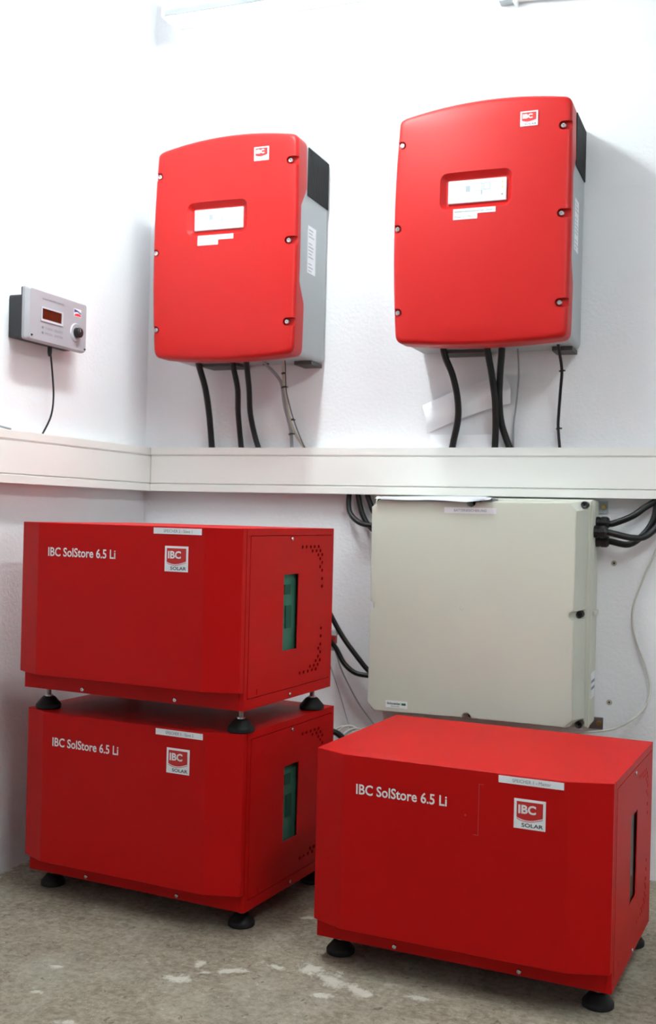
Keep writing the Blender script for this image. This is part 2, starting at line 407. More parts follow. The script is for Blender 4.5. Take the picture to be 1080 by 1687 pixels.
# ------------------------------------------------------------------ red battery cabinets
CW, CDp, CH, CH1, CE, CA, CC, CAR = 0.6327, 0.4434, 0.4118, 0.0425, 0.0185, 0.076, 0.031, 0.0814
VENTS = [(.268, .366), (.2895, .366), (.312, .366), (.334, .366), (.356, .366), (.323, .3555), (.3445, .3555), (.3665, .3555), (.355, .345), (.3775, .345),
         (.367, .335), (.3785, .325), (.367, .3145), (.3785, .305), (.3795, .284), (.380, .264)]
VENTS = VENTS + [(a + .004 * (1 - abs(b - .21) / .2) * 0, .4215 - b) for a, b in VENTS]
def cabinet(label, loc, rz, foot_h, tagtext, scuff=0):
    t = thing('battery_cabinet', label, 'battery cabinet', loc, rz, 'red battery cabinets')
    F = foot_h; W_, D_, H_ = CW, CDp, CH
    z = lambda q: q + F
    xi = W_ - .045
    # body: solid block plus a frame round the opening of the side panel
    body = boxes([(0, xi, 0, D_, z(0), z(H_)), (xi, W_, 0, .0145, z(0), z(H_)), (xi, W_, .4285, D_, z(0), z(H_)),
                  (xi, W_, .0145, .4285, z(0), z(.0245)), (xi, W_, .0145, .4285, z(.3955), z(H_))])
    obj('body', body, RED, t)
    obj('interior_lining', box(xi, xi + .002, .0146, .4284, z(.0246), z(.3954)), DARK, t)
    win = [(.176, .1185), (.250, .1185), (.250, .3015), (.176, .3015)]
    me = plate(rrect(.016, .427, .026, .394, .004, 2), [win] + [circ(a, b, .0048, 8) for a, b in VENTS] + [[(.056, .030), (.059, .030), (.059, .044), (.056, .044)]], .002)
    me.transform(Matrix(((0, 0, 1, W_ - .0004), (1, 0, 0, 0), (0, 1, 0, F), (0, 0, 0, 1))))
    sp = link_mesh('side_panel', me, RED, t)
    pane = obj('window_pane', box(W_ - .006, W_ - .003, .1765, .2495, z(.119), z(.301)), GLASS, t)
    pane['label'] = 'clear glass strip with green circuit board behind'
    board = obj('circuit_board', box(xi + .0315, xi + .0335, .13, .31, z(.08), z(.34)), PCB, t)
    for i, (a, b, c, d, mm) in enumerate(((.196, .226, .252, .276, PCBD), (.205, .232, .170, .225, PCBD))):
        obj('board_component', box(xi + .0338, xi + .0375, a, b, z(c), z(d)), mm, board)
    screw(t, (W_ + .0008, .2115, z(.3865)), .0045, 'x', 1); screw(t, (W_, .218, z(.0105)), .0045, 'x', 1)
    # bowed front cover
    prof = [(0, -.0015), (0, -CE), (CA, -CE - CC), (W_ - CAR, -CE - CC), (W_, -CE), (W_, -.0015)]
    bm = bmesh.new(); prism(bm, prof, z(CH1), z(H_ + .0005), 'z')
    bmesh.ops.bevel(bm, geom=bm.edges[:], offset=.0012, segments=1, affect='EDGES')
    obj('front_cover', bm, RED, t)
    obj('plinth_panel', box(.047, W_ - .012, -.0018, 0, z(.002), z(CH1 + .004)), RED, t)
    screw(t, (.182, -.0018, z(.0095)), .0050); screw(t, (.450, -.0018, z(.0095)), .0050)
    y = -CE - CC
    lettering('name_lettering', 'IBC SolStore 6.5 Li', WHITE, t, .1065, .3065, z(.3325), .0205, y - .0005, bold=.018)['label'] = 'white printed lettering'
    logo_badge(t, .4455, .5085, z(.3095), z(.3675), y)
    lb = obj('name_label', box(.413, .543, y - .0008, y, z(.3945), z(.4085)), LABEL, t); lb['label'] = 'thin white printed label strip'
    lettering('label_lettering', tagtext, INKG, lb, .441, .518, z(.3982), .0068, y - .0011)
    # scuffs: thin rubbed lines on the paint
    if scuff:
        for a in ((.3725, .3737, .283, .386), (.363, .3737, .2825, .2838), (.3725, .383, .3848, .386)):
            obj('scratch', box(a[0], a[1], y - .0004, y, z(a[2]), z(a[3])), mat('rubbed_paint', (186, 56, 50), rough=.6), t)
        bm = bmesh.new(); lathe(bm, [(0, -.0006), (.0022, -.0006), (.0022, .001), (0, .001)], (.346, y, z(.320)), 'y', 8); obj('chip', bm, mat('rubbed_paint', (186, 56, 50)), t)
    # levelling feet
    for fx, fy in ((.035, .05), (W_ - .035, .05), (.035, D_ - .035), (W_ - .035, D_ - .035)):
        bm = bmesh.new()
        lathe(bm, [(0, 0), (.029, 0), (.0315, .002), (.0315, .010), (.029, .0135), (.024, .019), (.018, .0265), (.0135, .030), (0, .030)], (fx, fy, 0), 'z', 28)
        f = obj('foot', bm, RUB, t, smooth=40)
        bm = bmesh.new()
        prof_ = [(0, .028), (.0105, .028), (.0105, .034), (.0065, .034)]
        hz = .034
        while hz < F - .003: prof_ += [(.0068, hz + .0008), (.0056, hz + .0016)]; hz += .0018
        prof_ += [(.0062, F), (0, F)]
        lathe(bm, prof_, (fx, fy, 0), 'z', 12); obj('threaded_stem', bm, CHR, f, smooth=40)
    return t
FL, FT = 0.0485, 0.0565
cabinet('red battery cabinet on top of the left stack, labelled Slave 1', (.1422, -.7967, FL + CH + .0006), -.087, FT, 'SPEICHER 2 - Slave 1')
cabinet('red battery cabinet at the bottom of the left stack, labelled Slave 2', (.1345, -.7481, 0), -.0942, FL, 'SPEICHER 3 - Slave 2')
cabinet('red battery cabinet standing alone at the right under the beige box, labelled Master', (.9644, -.8563, 0), -.0689, FL, 'SPEICHER 1 - Master', scuff=1)

# ------------------------------------------------------------------ inverters
IW, IH, ID = 0.468, 0.6285, 0.253
def inverter_outline(grow=0.0, xl=.010, n=14):
    """pillow shaped outline, counter-clockwise in (x,z)"""
    x0, x1 = xl, .4625; zc = .31
    def top(s): return .613 + .025 * (1 - s * s) + .006 * s
    def bot(s): return .002 - .013 * (1 - s * s)
    def lef(t): return x0 + .002 - .012 * (1 - t * t)
    def rig(t): return x1 + .003 * (1 - t * t) - .001
    r = .020
    pts = []
    xm, hw = (x0 + x1) / 2, (x1 - x0) / 2
    N = 40
    s_in = 1 - r / hw; t_in = 1 - r / .306
    side_t = [-t_in + 2 * t_in * i / N for i in range(N + 1)]; side_s = [-s_in + 2 * s_in * i / N for i in range(N + 1)]
    def corner(p, c, q):
        return [tuple((1 - k) ** 2 * p[i] + 2 * k * (1 - k) * c[i] + k * k * q[i] for i in (0, 1)) for k in (.2, .4, .6, .8)]
    R_ = [(rig(t), zc + .306 * t) for t in side_t]
    T_ = [(xm + hw * s, top(s)) for s in side_s[::-1]]
    L_ = [(lef(t), zc + .306 * t) for t in side_t[::-1]]
    B_ = [(xm + hw * s, bot(s)) for s in side_s]
    pts = R_ + corner(R_[-1], (rig(1), top(1)), T_[0]) + T_ + corner(T_[-1], (lef(1), top(-1)), L_[0]) + L_ + corner(L_[-1], (lef(-1), bot(-1)), B_[0]) + B_ + corner(B_[-1], (rig(-1), bot(1)), R_[0])
    return pts, (xm, zc)
def skirt(zv):
    k = [(-.1, -.186), (.15, -.186), (.205, -.222), (.425, -.222), (.480, -.182), (.9, -.190)]
    for (a, p), (b, q) in zip(k, k[1:]):
        if a <= zv <= b: return p + (q - p) * (zv - a) / (b - a)
    return k[-1][1]
def inverter(label, x0, z0, xl, l1, l2, leds):
    t = thing('inverter', label, 'inverter', (x0, 0, z0), 0, 'red wall inverters')
    # ---- cover
    pts, (cx, cz) = inverter_outline(xl=xl)
    bm = bmesh.new(); rings = []
    def face_y(x, zz):
        a = (x - cx) / .23; b = (zz - cz) / .31
        return -ID - .006 * max(0, 1 - a * a) * max(0, 1 - .6 * b * b)
    def ring(scale_in, ys):
        out = []
        for (x, zz) in pts:
            d = Vector((cx - x, cz - zz)); L_ = d.length
            p = Vector((x, zz)) + d.normalized() * min(scale_in, L_ * .98)
            out.append(bm.verts.new((p.x, ys(p.x, zz, p.y), p.y)))
        return out
    rings.append(ring(.006, lambda x, zz, z2: skirt(zz)))
    rings.append(ring(.0, lambda x, zz, z2: skirt(zz)))
    R0 = .016
    for a in (0, 18, 36, 54, 72, 90):
        c, s = math.cos(math.radians(a)), math.sin(math.radians(a))
        rings.append(ring(R0 * (1 - c), lambda x, zz, z2, s=s: -ID + R0 * (1 - s) * .9 - (.0 if s < .99 else 0.0)))
    for k in (.03, .06, .1, .15, .2, .25):
        rings.append(ring(k, lambda x, zz, z2: face_y(x, z2)))
    n = len(pts); fs = []
    for A, B in zip(rings, rings[1:]):
        for i in range(n):
            j = (i + 1) % n; fs.append(bm.faces.new((A[i], A[j], B[j], B[i])))
    c1 = bm.verts.new((cx, face_y(cx, cz), cz)); c2 = bm.verts.new((cx, -.2, cz))
    for i in range(n):
        j = (i + 1) % n
        fs.append(bm.faces.new((rings[-1][i], rings[-1][j], c1))); fs.append(bm.faces.new((rings[0][j], rings[0][i], c2)))
    bmesh.ops.recalc_face_normals(bm, faces=fs)
    cover = obj('front_cover', bm, IRED, t)
    # ---- cutters for the display recess and the screw pockets
    cb = bmesh.new()
    r1 = rrect(.139 - .006, .296 + .006, .366 - .005, .427 + .004, .008); r2 = rrect(.115, .314, .348, .450, .022)
    lo = [cb.verts.new((p[0], -ID + .009, p[1])) for p in r1]; hi = [cb.verts.new((p[0], -ID - .0075, p[1])) for p in r2]
    f_ = [cb.faces.new(lo), cb.faces.new(hi)]
    for i in range(len(r1)): f_.append(cb.faces.new((lo[i], lo[(i + 1) % len(r1)], hi[(i + 1) % len(r1)], hi[i])))
    bmesh.ops.recalc_face_normals(cb, faces=f_)
    SR = [(.4405, .545, 1), (.4405, .3195, 1), (.4405, .090, 1)]; SL = [(.021 + xl - .010, .534, -1), (.013 + xl - .010, .309, -1), (.019 + xl - .010, .082, -1)]
    for x, zz, s in SR + SL:
        h = .0115; pp = [(x + s * .06, zz - h), (x + s * .06, zz + h)] + [(x - s * h * math.sin(math.radians(a)), zz + h * math.cos(math.radians(a))) for a in range(0, 181, 20)]
        prism(cb, pp, -ID - .03, -ID + .012, 'y')
    cut = obj('cutter', cb, None)
    bpy.context.view_layer.update()
    cut.matrix_world = Matrix.Translation((x0, 0, z0)); bpy.context.view_layer.update()
    md = cover.modifiers.new('b', 'BOOLEAN'); md.operation = 'DIFFERENCE'; md.solver = 'EXACT'; md.use_self = True; md.object = cut
    me = evaluated_mesh(cover); cover.modifiers.clear(); cover.data = me
    bpy.data.objects.remove(cut)
    me.materials.clear(); me.materials.append(IRED)
    for p in me.polygons: p.use_smooth = True
    me.set_sharp_from_angle(angle=math.radians(32))
    for x, zz, s in SR + SL:
        bm = bmesh.new(); lathe(bm, [(0, -ID + .0125), (.0068, -ID + .0125), (.0068, -ID + .003), (.0055, -ID + .0012), (.0036, -ID + .0010), (.0034, -ID + .004), (0, -ID + .004)], (x, 0, zz), 'y', 14)
        obj('screw', bm, CHR, t, smooth=35)
    # ---- display
    d = obj('display', box(.139, .296, -ID + .003, -ID + .010, .366, .427, bev=.0025), SCREEN, t); d['label'] = 'white display foil with faint pictograms'
    yd = -ID + .0026
    def frame_icon(a, b, c, e, w2=.0012):
        return boxes([(a, b, yd, yd + .0004, c, c + w2), (a, b, yd, yd + .0004, e - w2, e), (a, a + w2, yd, yd + .0004, c, e), (b - w2, b, yd, yd + .0004, c, e)])
    obj('pictogram', frame_icon(.209, .232, .396, .416), FAINT, d); obj('pictogram', frame_icon(.235, .253, .398, .416), FAINT, d)
    obj('pictogram', boxes([(.187, .199, yd, yd + .0004, .395, .411)]), FAINT, d); obj('pictogram', boxes([(.228, .232, yd, yd + .0004, .385, .396)]), FAINT, d)
    lettering('display_lettering', 'SUNNY ISLAND', FAINT, d, .195, .237, .3745, .004, yd)
    for q, zz in enumerate((.415, .401, .382)):
        bm = bmesh.new(); lathe(bm, [(0, yd - .0004), (.0022, yd - .0004), (.0022, yd + .002), (0, yd + .002)], (.285, 0, zz), 'y', 10)
        obj('indicator_light', bm, (LEDG if leds and q < 2 else INKG if q == 2 and leds else FAINT), d)
    # ---- stickers
    yb = lambda x, zz: face_y(x, zz)
    def sticker(name, x_0, x_1, z_0, z_1):
        return obj(name, box(x_0, x_1, face_y((x_0 + x_1) / 2, z_0) - .0012, -ID + .004, z_0, z_1), LABEL, t)
    a = sticker('name_label', .157, .2705, .3345, .3485); lettering('label_lettering', l1, INK, a, .161, .267, .3385, .0060, face_y(.214, .3345) - .0015)
    a = sticker('name_label', .157, .222, .3205, .3343); lettering('label_lettering', l2, INK, a, .161, .212, .3245, .0060, face_y(.19, .3205) - .0015)
    logo_badge(t, .330, .3755, .551, .5895, face_y(.34, .56) - .0008)
    # ---- grey housing behind the cover
    bx0, bx1 = xl + .006, .4600
    bm = bmesh.new(); prism(bm, rrect(bx0, bx1, .004, .620, .016, 4), -.2235, -.014, 'y')
    obj('housing', bm, GREY, t, smooth=30)
    obj('wall_plate', box(.06, .40, -.014, 0, .03, .60), STEEL, t)
    # black ribbed heat sink panel on both sides
    for s in (1, -1):
        xs = bx1 if s > 0 else bx0
        lst = [(*sorted((xs, xs + s * .0012)), -.170, -.008, .466, .604)]
        ny = 15
        for i in range(ny):
            y0 = -.170 + .162 * i / ny
            lst.append((*sorted((xs + s * .0012, xs + s * .0035)), y0, y0 + .0068, .466, .604))
        g = obj('heat_sink_grille', boxes(lst), mat('matt_black', (17, 17, 19), rough=.6, spec=.3), t); g['label'] = 'black ribbed ventilation panel'
    # rating plate on the right side
    rp = obj('rating_plate', box(bx1, bx1 + .0006, -.158, -.098, .248, .384), LABEL, t)
    lines = []
    for i in range(13):
        zz = .374 - i * .0098
        if i in (3, 9): continue
        lines.append((bx1 + .0006, bx1 + .0009, -.153, -.153 + .05 * random.uniform(.5, 1), zz - .003, zz))
    obj('plate_print', boxes(lines), mat('plate_print', (170, 172, 178), rough=.6), rp)
    # brackets under the housing
    obj('mounting_bracket', boxes([(.085, .21, -.085, 0, -.006, .003)]), DKST, t)
    obj('mounting_bracket', boxes([(.395, .450, -.085, 0, -.008, .003)]), DKST, t)
    return t
I1 = (.153, 1.4153); I2 = (.9135, 1.4330)
inverter('red wall inverter on the left, near the room corner', I1[0], I1[1], .012, 'Batteriewechselrichter Master', 'Phase L1 - TN-S', False)
inverter('red wall inverter on the right, with green lights on its display', I2[0], I2[1], -.002, 'Batteriewechselrichter Slave 1', 'Phase L2 - TN-S', True)

# ------------------------------------------------------------------ small control panel on the left wall
def control_panel():
    t = thing('remote_control_unit', 'small silver remote control panel with rotary knob on the left wall', 'control panel', (0, -.722, 1.403), math.pi / 2)
    w_, h_ = .2725, .1385; yf = -.066
    obj('back_housing', box(.010, w_ - .012, -.045, 0, .006, .118, bev=.004), ANTH, t)
    obj('back_flange', box(.002, w_ - .002, -.050, -.044, .002, h_ - .002, bev=.002), ANTH, t)
    bm = bmesh.new()
    o1 = rrect(0, w_, 0, h_, .008, 4); o2 = rrect(.012, w_ - .003, .004, h_ - .004, .006, 4)
    A = [bm.verts.new((p[0], -.050, p[1])) for p in o1]; B = [bm.verts.new((p[0], -.058, p[1])) for p in o1]; C = [bm.verts.new((p[0], yf, p[1])) for p in o2]
    fs = [bm.faces.new(A), bm.faces.new(C)]
    for P, Q in ((A, B), (B, C)):
        for i in range(len(P)): fs.append(bm.faces.new((P[i], P[(i + 1) % len(P)], Q[(i + 1) % len(P)], Q[i])))
    bmesh.ops.recalc_face_normals(bm, faces=fs); obj('front_plate', bm, SILV, t, smooth=25)
    # display with bevelled bezel
    a, b, c, e = .0635, .1505, .062, .0905
    me = plate(rrect(a - .005, b + .006, c - .006, e + .004, .002, 2), [[(a, c), (b, c), (b, e), (a, e)]], .0022)
    me.transform(Matrix(((1, 0, 0, 0), (0, 0, 1, yf - .0011), (0, 1, 0, 0), (0, 0, 0, 1))))
    link_mesh('bezel', me, mat('bezel_silver', (190, 190, 198), rough=.4), t)
    obj('screen', box(a, b, yf - .0007, yf, c, e), LCD, t)
    lettering('title_lettering', 'SUNNY REMOTE CONTROL', INK, t, .064, .163, .1135, .0042, yf - .0004)
    lettering('key_lettering', '\u25cf TURN:  SELECT', INKG, t, .063, .160, .0365, .0062, yf - .0004)
    lettering('key_lettering', '\u25cf PRESS:  ENTER', INKG, t, .063, .160, .0225, .0062, yf - .0004)
    # small two-colour logo
    lg = obj('logo_badge', box(.2085, .2425, yf - .0006, yf, .095, .1165), LABEL, t)
    bm = bmesh.new(); prism(bm, [(.210, .1145), (.228, .112), (.241, .1075), (.241, .1125 - .003), (.241, .103), (.226, .1085), (.210, .1055)], yf - .0010, yf - .0006, 'y'); obj('logo_blue', bm, BLUEP, lg)
    bm = bmesh.new(); prism(bm, [(.210, .0965), (.241, .0965), (.241, .1015), (.227, .1045), (.214, .1015)], yf - .0010, yf - .0006, 'y'); obj('logo_red', bm, REDP, lg)
    # knob in a dished ring
    bm = bmesh.new(); lathe(bm, [(0, yf - .0006), (.0185, yf - .0006), (.0235, yf - .003), (.0258, yf - .0006), (.0258, yf + .001), (0, yf + .001)], (.219, 0, .050), 'y', 32)
    obj('knob_dish', bm, mat('bezel_silver', (190, 190, 198)), t, smooth=40)
    bm = bmesh.new(); lathe(bm, [(0, yf - .016), (.0120, yf - .016), (.0135, yf - .0145), (.0140, yf - .001), (0, yf - .001)], (.2215, 0, .050), 'y', 24)
    for v in bm.verts: pass
    k = obj('knob', bm, BLACK, t, smooth=40)
    obj('knob_mark', boxes([(.2183, .2197, yf - .0163, yf - .0158, .051, .0605)]), LABEL, k)
    for sx, sz in ((.0205, .013), (w_ - .009, .010)):
        screw(t, (sx, yf, sz), .0028, m=ANTH)
    return t
control_panel()
# its lead
pp = [at(82, 574, x=.03), at(84, 590, x=.03), at(87, 625, x=.032), at(88, 655, x=.034), at(84, 685, x=.032), at(71, 713, x=.022), at(64, 722, x=.02)]
t = thing('data_cable', 'thin black lead hanging from the small control panel', 'cable')
bm = bmesh.new(); tube(bm, pp, .0026); obj('wire', bm, CBL, t, smooth='all')
bm = bmesh.new(); lathe(bm, [(0, -.022), (.0035, -.022), (.0062, -.012), (.0062, .004), (0, .004)], pp[0], 'z', 12); obj('plug', bm, BLACK, t, smooth=40)
# loose wire ends lying on the trunking
pp = [(.012, -.86, ZT + .004), (.02, -.81, ZT + .010), (.024, -.77, ZT + .008), (.03, -.73, ZT + .0035)]
bm = bmesh.new(); tube(bm, pp, .003); tag(obj('loose_wire', bm, CGREY, smooth='all'), 'short grey wire lying on the trunking under the control panel', 'wire')

# ------------------------------------------------------------------ cables between inverters and trunking
def cable(name, label, pts, r, m, ties=(), group=None, n=10):
    if ties:
        t = thing(name, label, 'cable', (0, 0, 0), 0, group)
        bm = bmesh.new(); tube(bm, pts, r, n); obj('wire', bm, m, t, smooth='all')
        for (p, q, rr) in ties:
            p, q = Vector(p), Vector(q); dr = (q - p).normalized()
            bm = bmesh.new(); tube(bm, [p - dr * .002, p + dr * .002], rr, 12, 1); obj('cable_tie', bm, BLACK, t, smooth=40)
            bm = bmesh.new(); add_box(bm, p.x + rr * .4, p.x + rr * 1.9, p.y - rr * 1.2, p.y - rr * .4, p.z - .002, p.z + .002); obj('tie_tail', bm, BLACK, t)
        return t
    bm = bmesh.new(); tube(bm, pts, r, n)
    return tag(obj(name, bm, m, smooth='all'), label, 'cable', group)
def path(px, ys, xs=None):
    n = len(px)
    out = []
    for i, (u, v) in enumerate(px):
        f = i / (n - 1)
        out.append(at(u, v, y=ys[0] + (ys[1] - ys[0]) * min(1, f * 1.25)))
    return out
RC = .0097
g = 'thick black power cables below the inverters'
cable('power_cable', 'leftmost thick black cable below the left inverter', path([(324, 585), (328, 604), (338, 640), (344, 680), (348, 725), (349, 745)], (-.11, -.026)), RC, CBL, group=g)
cable('power_cable', 'middle thick black cable below the left inverter', path([(380, 580), (383, 600), (391, 640), (392, 680), (396, 725), (398, 745)], (-.11, -.026)), RC * .9, CBL, group=g)
cable('power_cable', 'rightmost thick black cable below the left inverter', path([(405, 580), (406, 600), (410, 640), (412, 680), (420, 720), (428, 745)], (-.11, -.026)), RC * .9, CBL, group=g)
def tie(u, v, y, r): 
    p = at(u, v, y=y); return (p, p + Vector((.01, 0, -.04)), r)
cable('control_cable', 'grey double cable bending in below the left inverter', path([(425, 582), (438, 600), (455, 618), (464, 634), (468, 665), (474, 690), (479, 712), (481, 745)], (-.10, -.026)), .0052, CGREY,
      ties=[tie(437, 600, -.08, .0075), tie(479, 715, -.028, .0075)])
cable('control_cable', 'pale cable with black ties hanging straight below the left inverter', path([(465, 580), (466, 600), (467, 630), (471, 655), (477, 690), (488, 718), (507, 745)], (-.10, -.024)), .0044, CBEIGE,
      ties=[tie(466, 615, -.085, .0055), tie(467, 638, -.066, .0078), tie(478, 692, -.026, .0095)])
cable('control_cable', 'thin black cable beside the pale one below the left inverter', path([(468, 580), (469.5, 600), (471, 640), (476, 665), (483, 690), (492, 715), (505, 745)], (-.108, -.034)), .0016, CBL)
cable('power_cable', 'leftmost thick black cable below the right inverter, bowed outwards', path([(728, 565), (733, 588), (745, 618), (753, 655), (754, 690), (747, 725), (743, 745)], (-.11, -.026)), RC, CBL, group=g)
cable('power_cable', 'middle thick black cable below the right inverter, crossing its neighbour', path([(800, 560), (803, 580), (810, 620), (815, 660), (816, 700), (815, 730), (814, 745)], (-.115, -.031)), RC, CBL, group=g)
cable('power_cable', 'rightmost thick black cable below the right inverter, curving out at its foot', path([(826, 560), (826, 580), (823, 620), (822, 660), (825, 695), (834, 725), (842, 745)], (-.095, -.018)), RC, CBL, group=g)
cable('control_cable', 'thin grey cable below the right inverter', path([(851, 560), (853, 580), (854, 620), (850, 665), (846, 700), (845, 745)], (-.07, -.014)), .0026, CGREY)
cable('control_cable', 'thin black cable with ties at the right below the right inverter', path([(918, 560), (921, 580), (925, 610), (923, 640), (920, 680), (919, 705), (922, 745)], (-.12, -.026)), .0042, CBL,
      ties=[tie(924, 611, -.075, .006), tie(919, 706, -.026, .006)])

# curled sheet of paper stuck behind the cables
def paper_strip():
    bm = bmesh.new(); nu, nv = 18, 8; rows = []
    p0 = at(697, 690, y=-.020); p1 = at(836, 640, y=-.020)
    for side in (0, 1):
        grid = []
        for i in range(nu + 1):
            f = i / nu; row = []
            for j in range(nv + 1):
                a = j / nv
                base = p0.lerp(p1, f)
                bulge = math.sin(math.pi * (.12 + .8 * a))
                yy = -.004 - .024 * bulge - .006 * f + (.0005 if side else 0)
                zz = base.z + .040 - .082 * a + .008 * math.sin(3.0 * f)
                row.append(bm.verts.new((base.x + .012 * a - .004 * math.cos(a * 6), yy, zz)))
            grid.append(row)
        rows.append(grid)
    fs = []
    for g_ in rows:
        for i in range(nu):
            for j in range(nv): fs.append(bm.faces.new((g_[i][j], g_[i + 1][j], g_[i + 1][j + 1], g_[i][j + 1])))
    A, B = rows
    for i in range(nu):
        for j in (0, nv): fs.append(bm.faces.new((A[i][j], A[i + 1][j], B[i + 1][j], B[i][j])))
    for j in range(nv):
        for i in (0, nu): fs.append(bm.faces.new((A[i][j], A[i][j + 1], B[i][j + 1], B[i][j])))
    bmesh.ops.recalc_face_normals(bm, faces=fs)
    tag(obj('paper_sheet', bm, PAPERW, smooth=50), 'curled white paper strip on the wall behind the right inverter cables', 'paper')
paper_strip()
p0 = at(708, 737, y=-.01); p1 = at(812, 737, y=-.01)
tag(obj('paper_card', box(p0.x, p1.x, -.012, -.0015, ZT - .002, ZT + .040, bev=.001), PAPERW), 'small pale card standing on the trunking behind the right inverter cables', 'card')

# ------------------------------------------------------------------ beige fuse enclosure
EX, EZ, EW, EH, ED = .847, .4291, .5578, .580, .2154
def enclosure():
    t = thing('fuse_box', 'large beige plastic fuse box on the wall behind the single red cabinet', 'fuse box', (EX, 0, EZ))
    ch = .020; r = .0125; w_, h_ = EW, EH
    def notch(cx, cz, a0):
        return [(cx + r * math.cos(math.radians(a)), cz + r * math.sin(math.radians(a))) for a in [a0 - 180 * i / 10 for i in range(11)]]
    d = .010
    out = [(ch, 0)] + notch(w_ / 2, d * .2, 180) + [(w_ - ch, 0), (w_, ch)] + notch(w_ - d * .2, h_ * .497, 270) + [(w_, h_ - ch), (w_ - ch, h_)] + notch(w_ / 2, h_ - d * .2, 360) + [(ch, h_), (0, h_ - ch)] + notch(d * .2, h_ * .497, 450) + [(0, ch)]
    me = plate(out, [], .096)
    me.transform(Matrix(((1, 0, 0, 0), (0, 0, -1, -ED + .048), (0, 1, 0, 0), (0, 0, 0, 1))))
    bmx = bmesh.new(); bmx.from_mesh(me); bmesh.ops.remove_doubles(bmx, verts=bmx.verts[:], dist=1e-5)
    es = [e for e in bmx.edges if len(e.link_faces) == 2 and all(abs(v.co.y + ED) < 1e-4 for v in e.verts) and e.calc_face_angle(0) > 1]
    bmesh.ops.bevel(bmx, geom=es, offset=.0022, segments=2, affect='EDGES')
    for v in bmx.verts:                                   # the lid widens towards the wall
        if v.co.y > -ED + .05:
            v.co.x = w_ / 2 + (v.co.x - w_ / 2) * (w_ + .034) / w_; v.co.z = h_ / 2 + (v.co.z - h_ / 2) * (h_ + .014) / h_
    bmx.to_mesh(me); bmx.free()
    link_mesh('lid', me, BEIGE, t, smooth=30)
    y1 = -ED + .096
    obj('lid_rim', box(-.022, w_ + .023, y1 + .0005, y1 + .010, -.012, h_ + .010, bev=.003), BEIGE, t)
    obj('base_rim', box(-.026, w_ + .027, y1 + .012, y1 + .030, -.016, h_ + .012, bev=.003), BEIGE, t)
    obj('base', box(-.027, w_ + .028, y1 + .031, -.002, -.014, h_ + .011, bev=.005), BEIGE, t)
    obj('side_boss', box(w_ + .028, w_ + .034, y1 + .032, -.010, h_ * .497 - .006, h_ * .497 + .006, bev=.002), BEIGE, t)
    for x, zz, rr in ((w_ / 2, .002, .0105), (w_ + .003, h_ * .497, .0105), (w_ / 2, h_ - .002, .0105), (.002, h_ * .497, .0105), (w_ + .010, h_ - .002, .010), (w_ + .008, .000, .011), (.0035, h_ - .0035, .010), (.0035, .0035, .010)):
        c = (x, 0, zz)
        bm = bmesh.new(); lathe(bm, [(0, y1 - .030), (rr * .35, y1 - .030), (rr * .4, y1 - .036), (rr * .8, y1 - .038), (rr * .9, y1 - .036), (rr * .9, y1 - .0), (0, y1)], c, 'y', 16)
        white = (x < .01 and 0.2 < zz < .4)
        obj('lid_screw', bm, BEIGE if white else BLACK, t, smooth=35)
    # label strip, maker's sticker, side sticker, moulding mark
    yl = -ED
    l = obj('name_label', box(.2065, .3475, yl - .0006, yl, .548, .5635), LABEL, t)
    lettering('label_lettering', 'BATTERIESICHERUNG', INKG, l, .2335, .322, .5525, .0066, yl - .0009)
    l = obj('maker_sticker', box(.0535, .1150, yl - .0006, yl, .0125, .0315), LABEL, t)
    lettering('sticker_lettering', 'Schneider', GREENP, l, .0575, .0965, .0215, .0058, yl - .0009, bold=.03)
    lettering('sticker_lettering', 'Electric', GREENP, l, .0690, .0925, .0155, .0032, yl - .0009)
    obj('sticker_mark', boxes([(.0985, .1110, yl - .0009, yl - .0006, .0205, .0265)]), GREENP, l)
    bm = bmesh.new(); lathe(bm, [(0, yl - .0008), (.006, yl - .0008), (.0068, yl - .0002), (.0068, yl + .001), (0, yl + .001)], (.2605, 0, .297), 'y', 16); obj('moulding_mark', bm, BEIGE, t)
    xs = w_ + .028
    s = obj('side_sticker', box(xs, xs + .0006, y1 + .034, -.014, .058, .128), LABEL, t)
    obj('sticker_print', boxes([(xs + .0006, xs + .0009, y1 + .037, -.022, .100 - i * .018, .107 - i * .018) for i in range(2)]), INKG, s)
    for zz in (h_ - .006, -.018):
        b = obj('wall_bracket', boxes([(w_ + .010, w_ + .052, -.006, -.001, zz - .016, zz + .016)]), STEEL if zz < 0 else GREY, t)
        bm = bmesh.new(); lathe(bm, [(0, -.010), (.006, -.010), (.007, -.006), (0, -.006)], (w_ + .041, 0, zz), 'y', 12); obj('bracket_screw', bm, BRASS, b)
    # cable glands
    for x, y, zz in GL:
        gb = bmesh.new(); lathe(gb, [(0, 0), (.0165, 0), (.0165, .010), (.0145, .0105), (.0145, .013), (.0170, .0135), (.0170, .028), (.0130, .034), (0, .034)], (w_ + .028, y, zz), 'x', 12)
        obj('cable_gland', gb, BLACK, t, smooth=25)
    return t
GL = [(0, -.048, .5310), (0, -.085, .507), (0, -.048, .482)]
enclosure()
WX = EX + EW
def gl(i): return Vector((WX + .057, GL[i][1], EZ + GL[i][2]))
g = 'black cables entering the fuse box'
cable('power_cable', 'black cable from the top gland of the beige fuse box', [gl(0), gl(0) + Vector((.015, 0, -.001)), at(1040, 851, y=-.045), at(1062, 836, y=-.035), at(1085, 822, y=-.028)], .0088, CBL, group=g)
cable('power_cable', 'black cable from the middle gland of the beige fuse box', [gl(1), gl(1) + Vector((.012, 0, -.002)), at(1040, 886, y=-.075), at(1062, 884, y=-.06), at(1082, 866, y=-.045), at(1092, 838, y=-.03), at(1094, 815, y=-.026)], .0088, CBL, group=g)
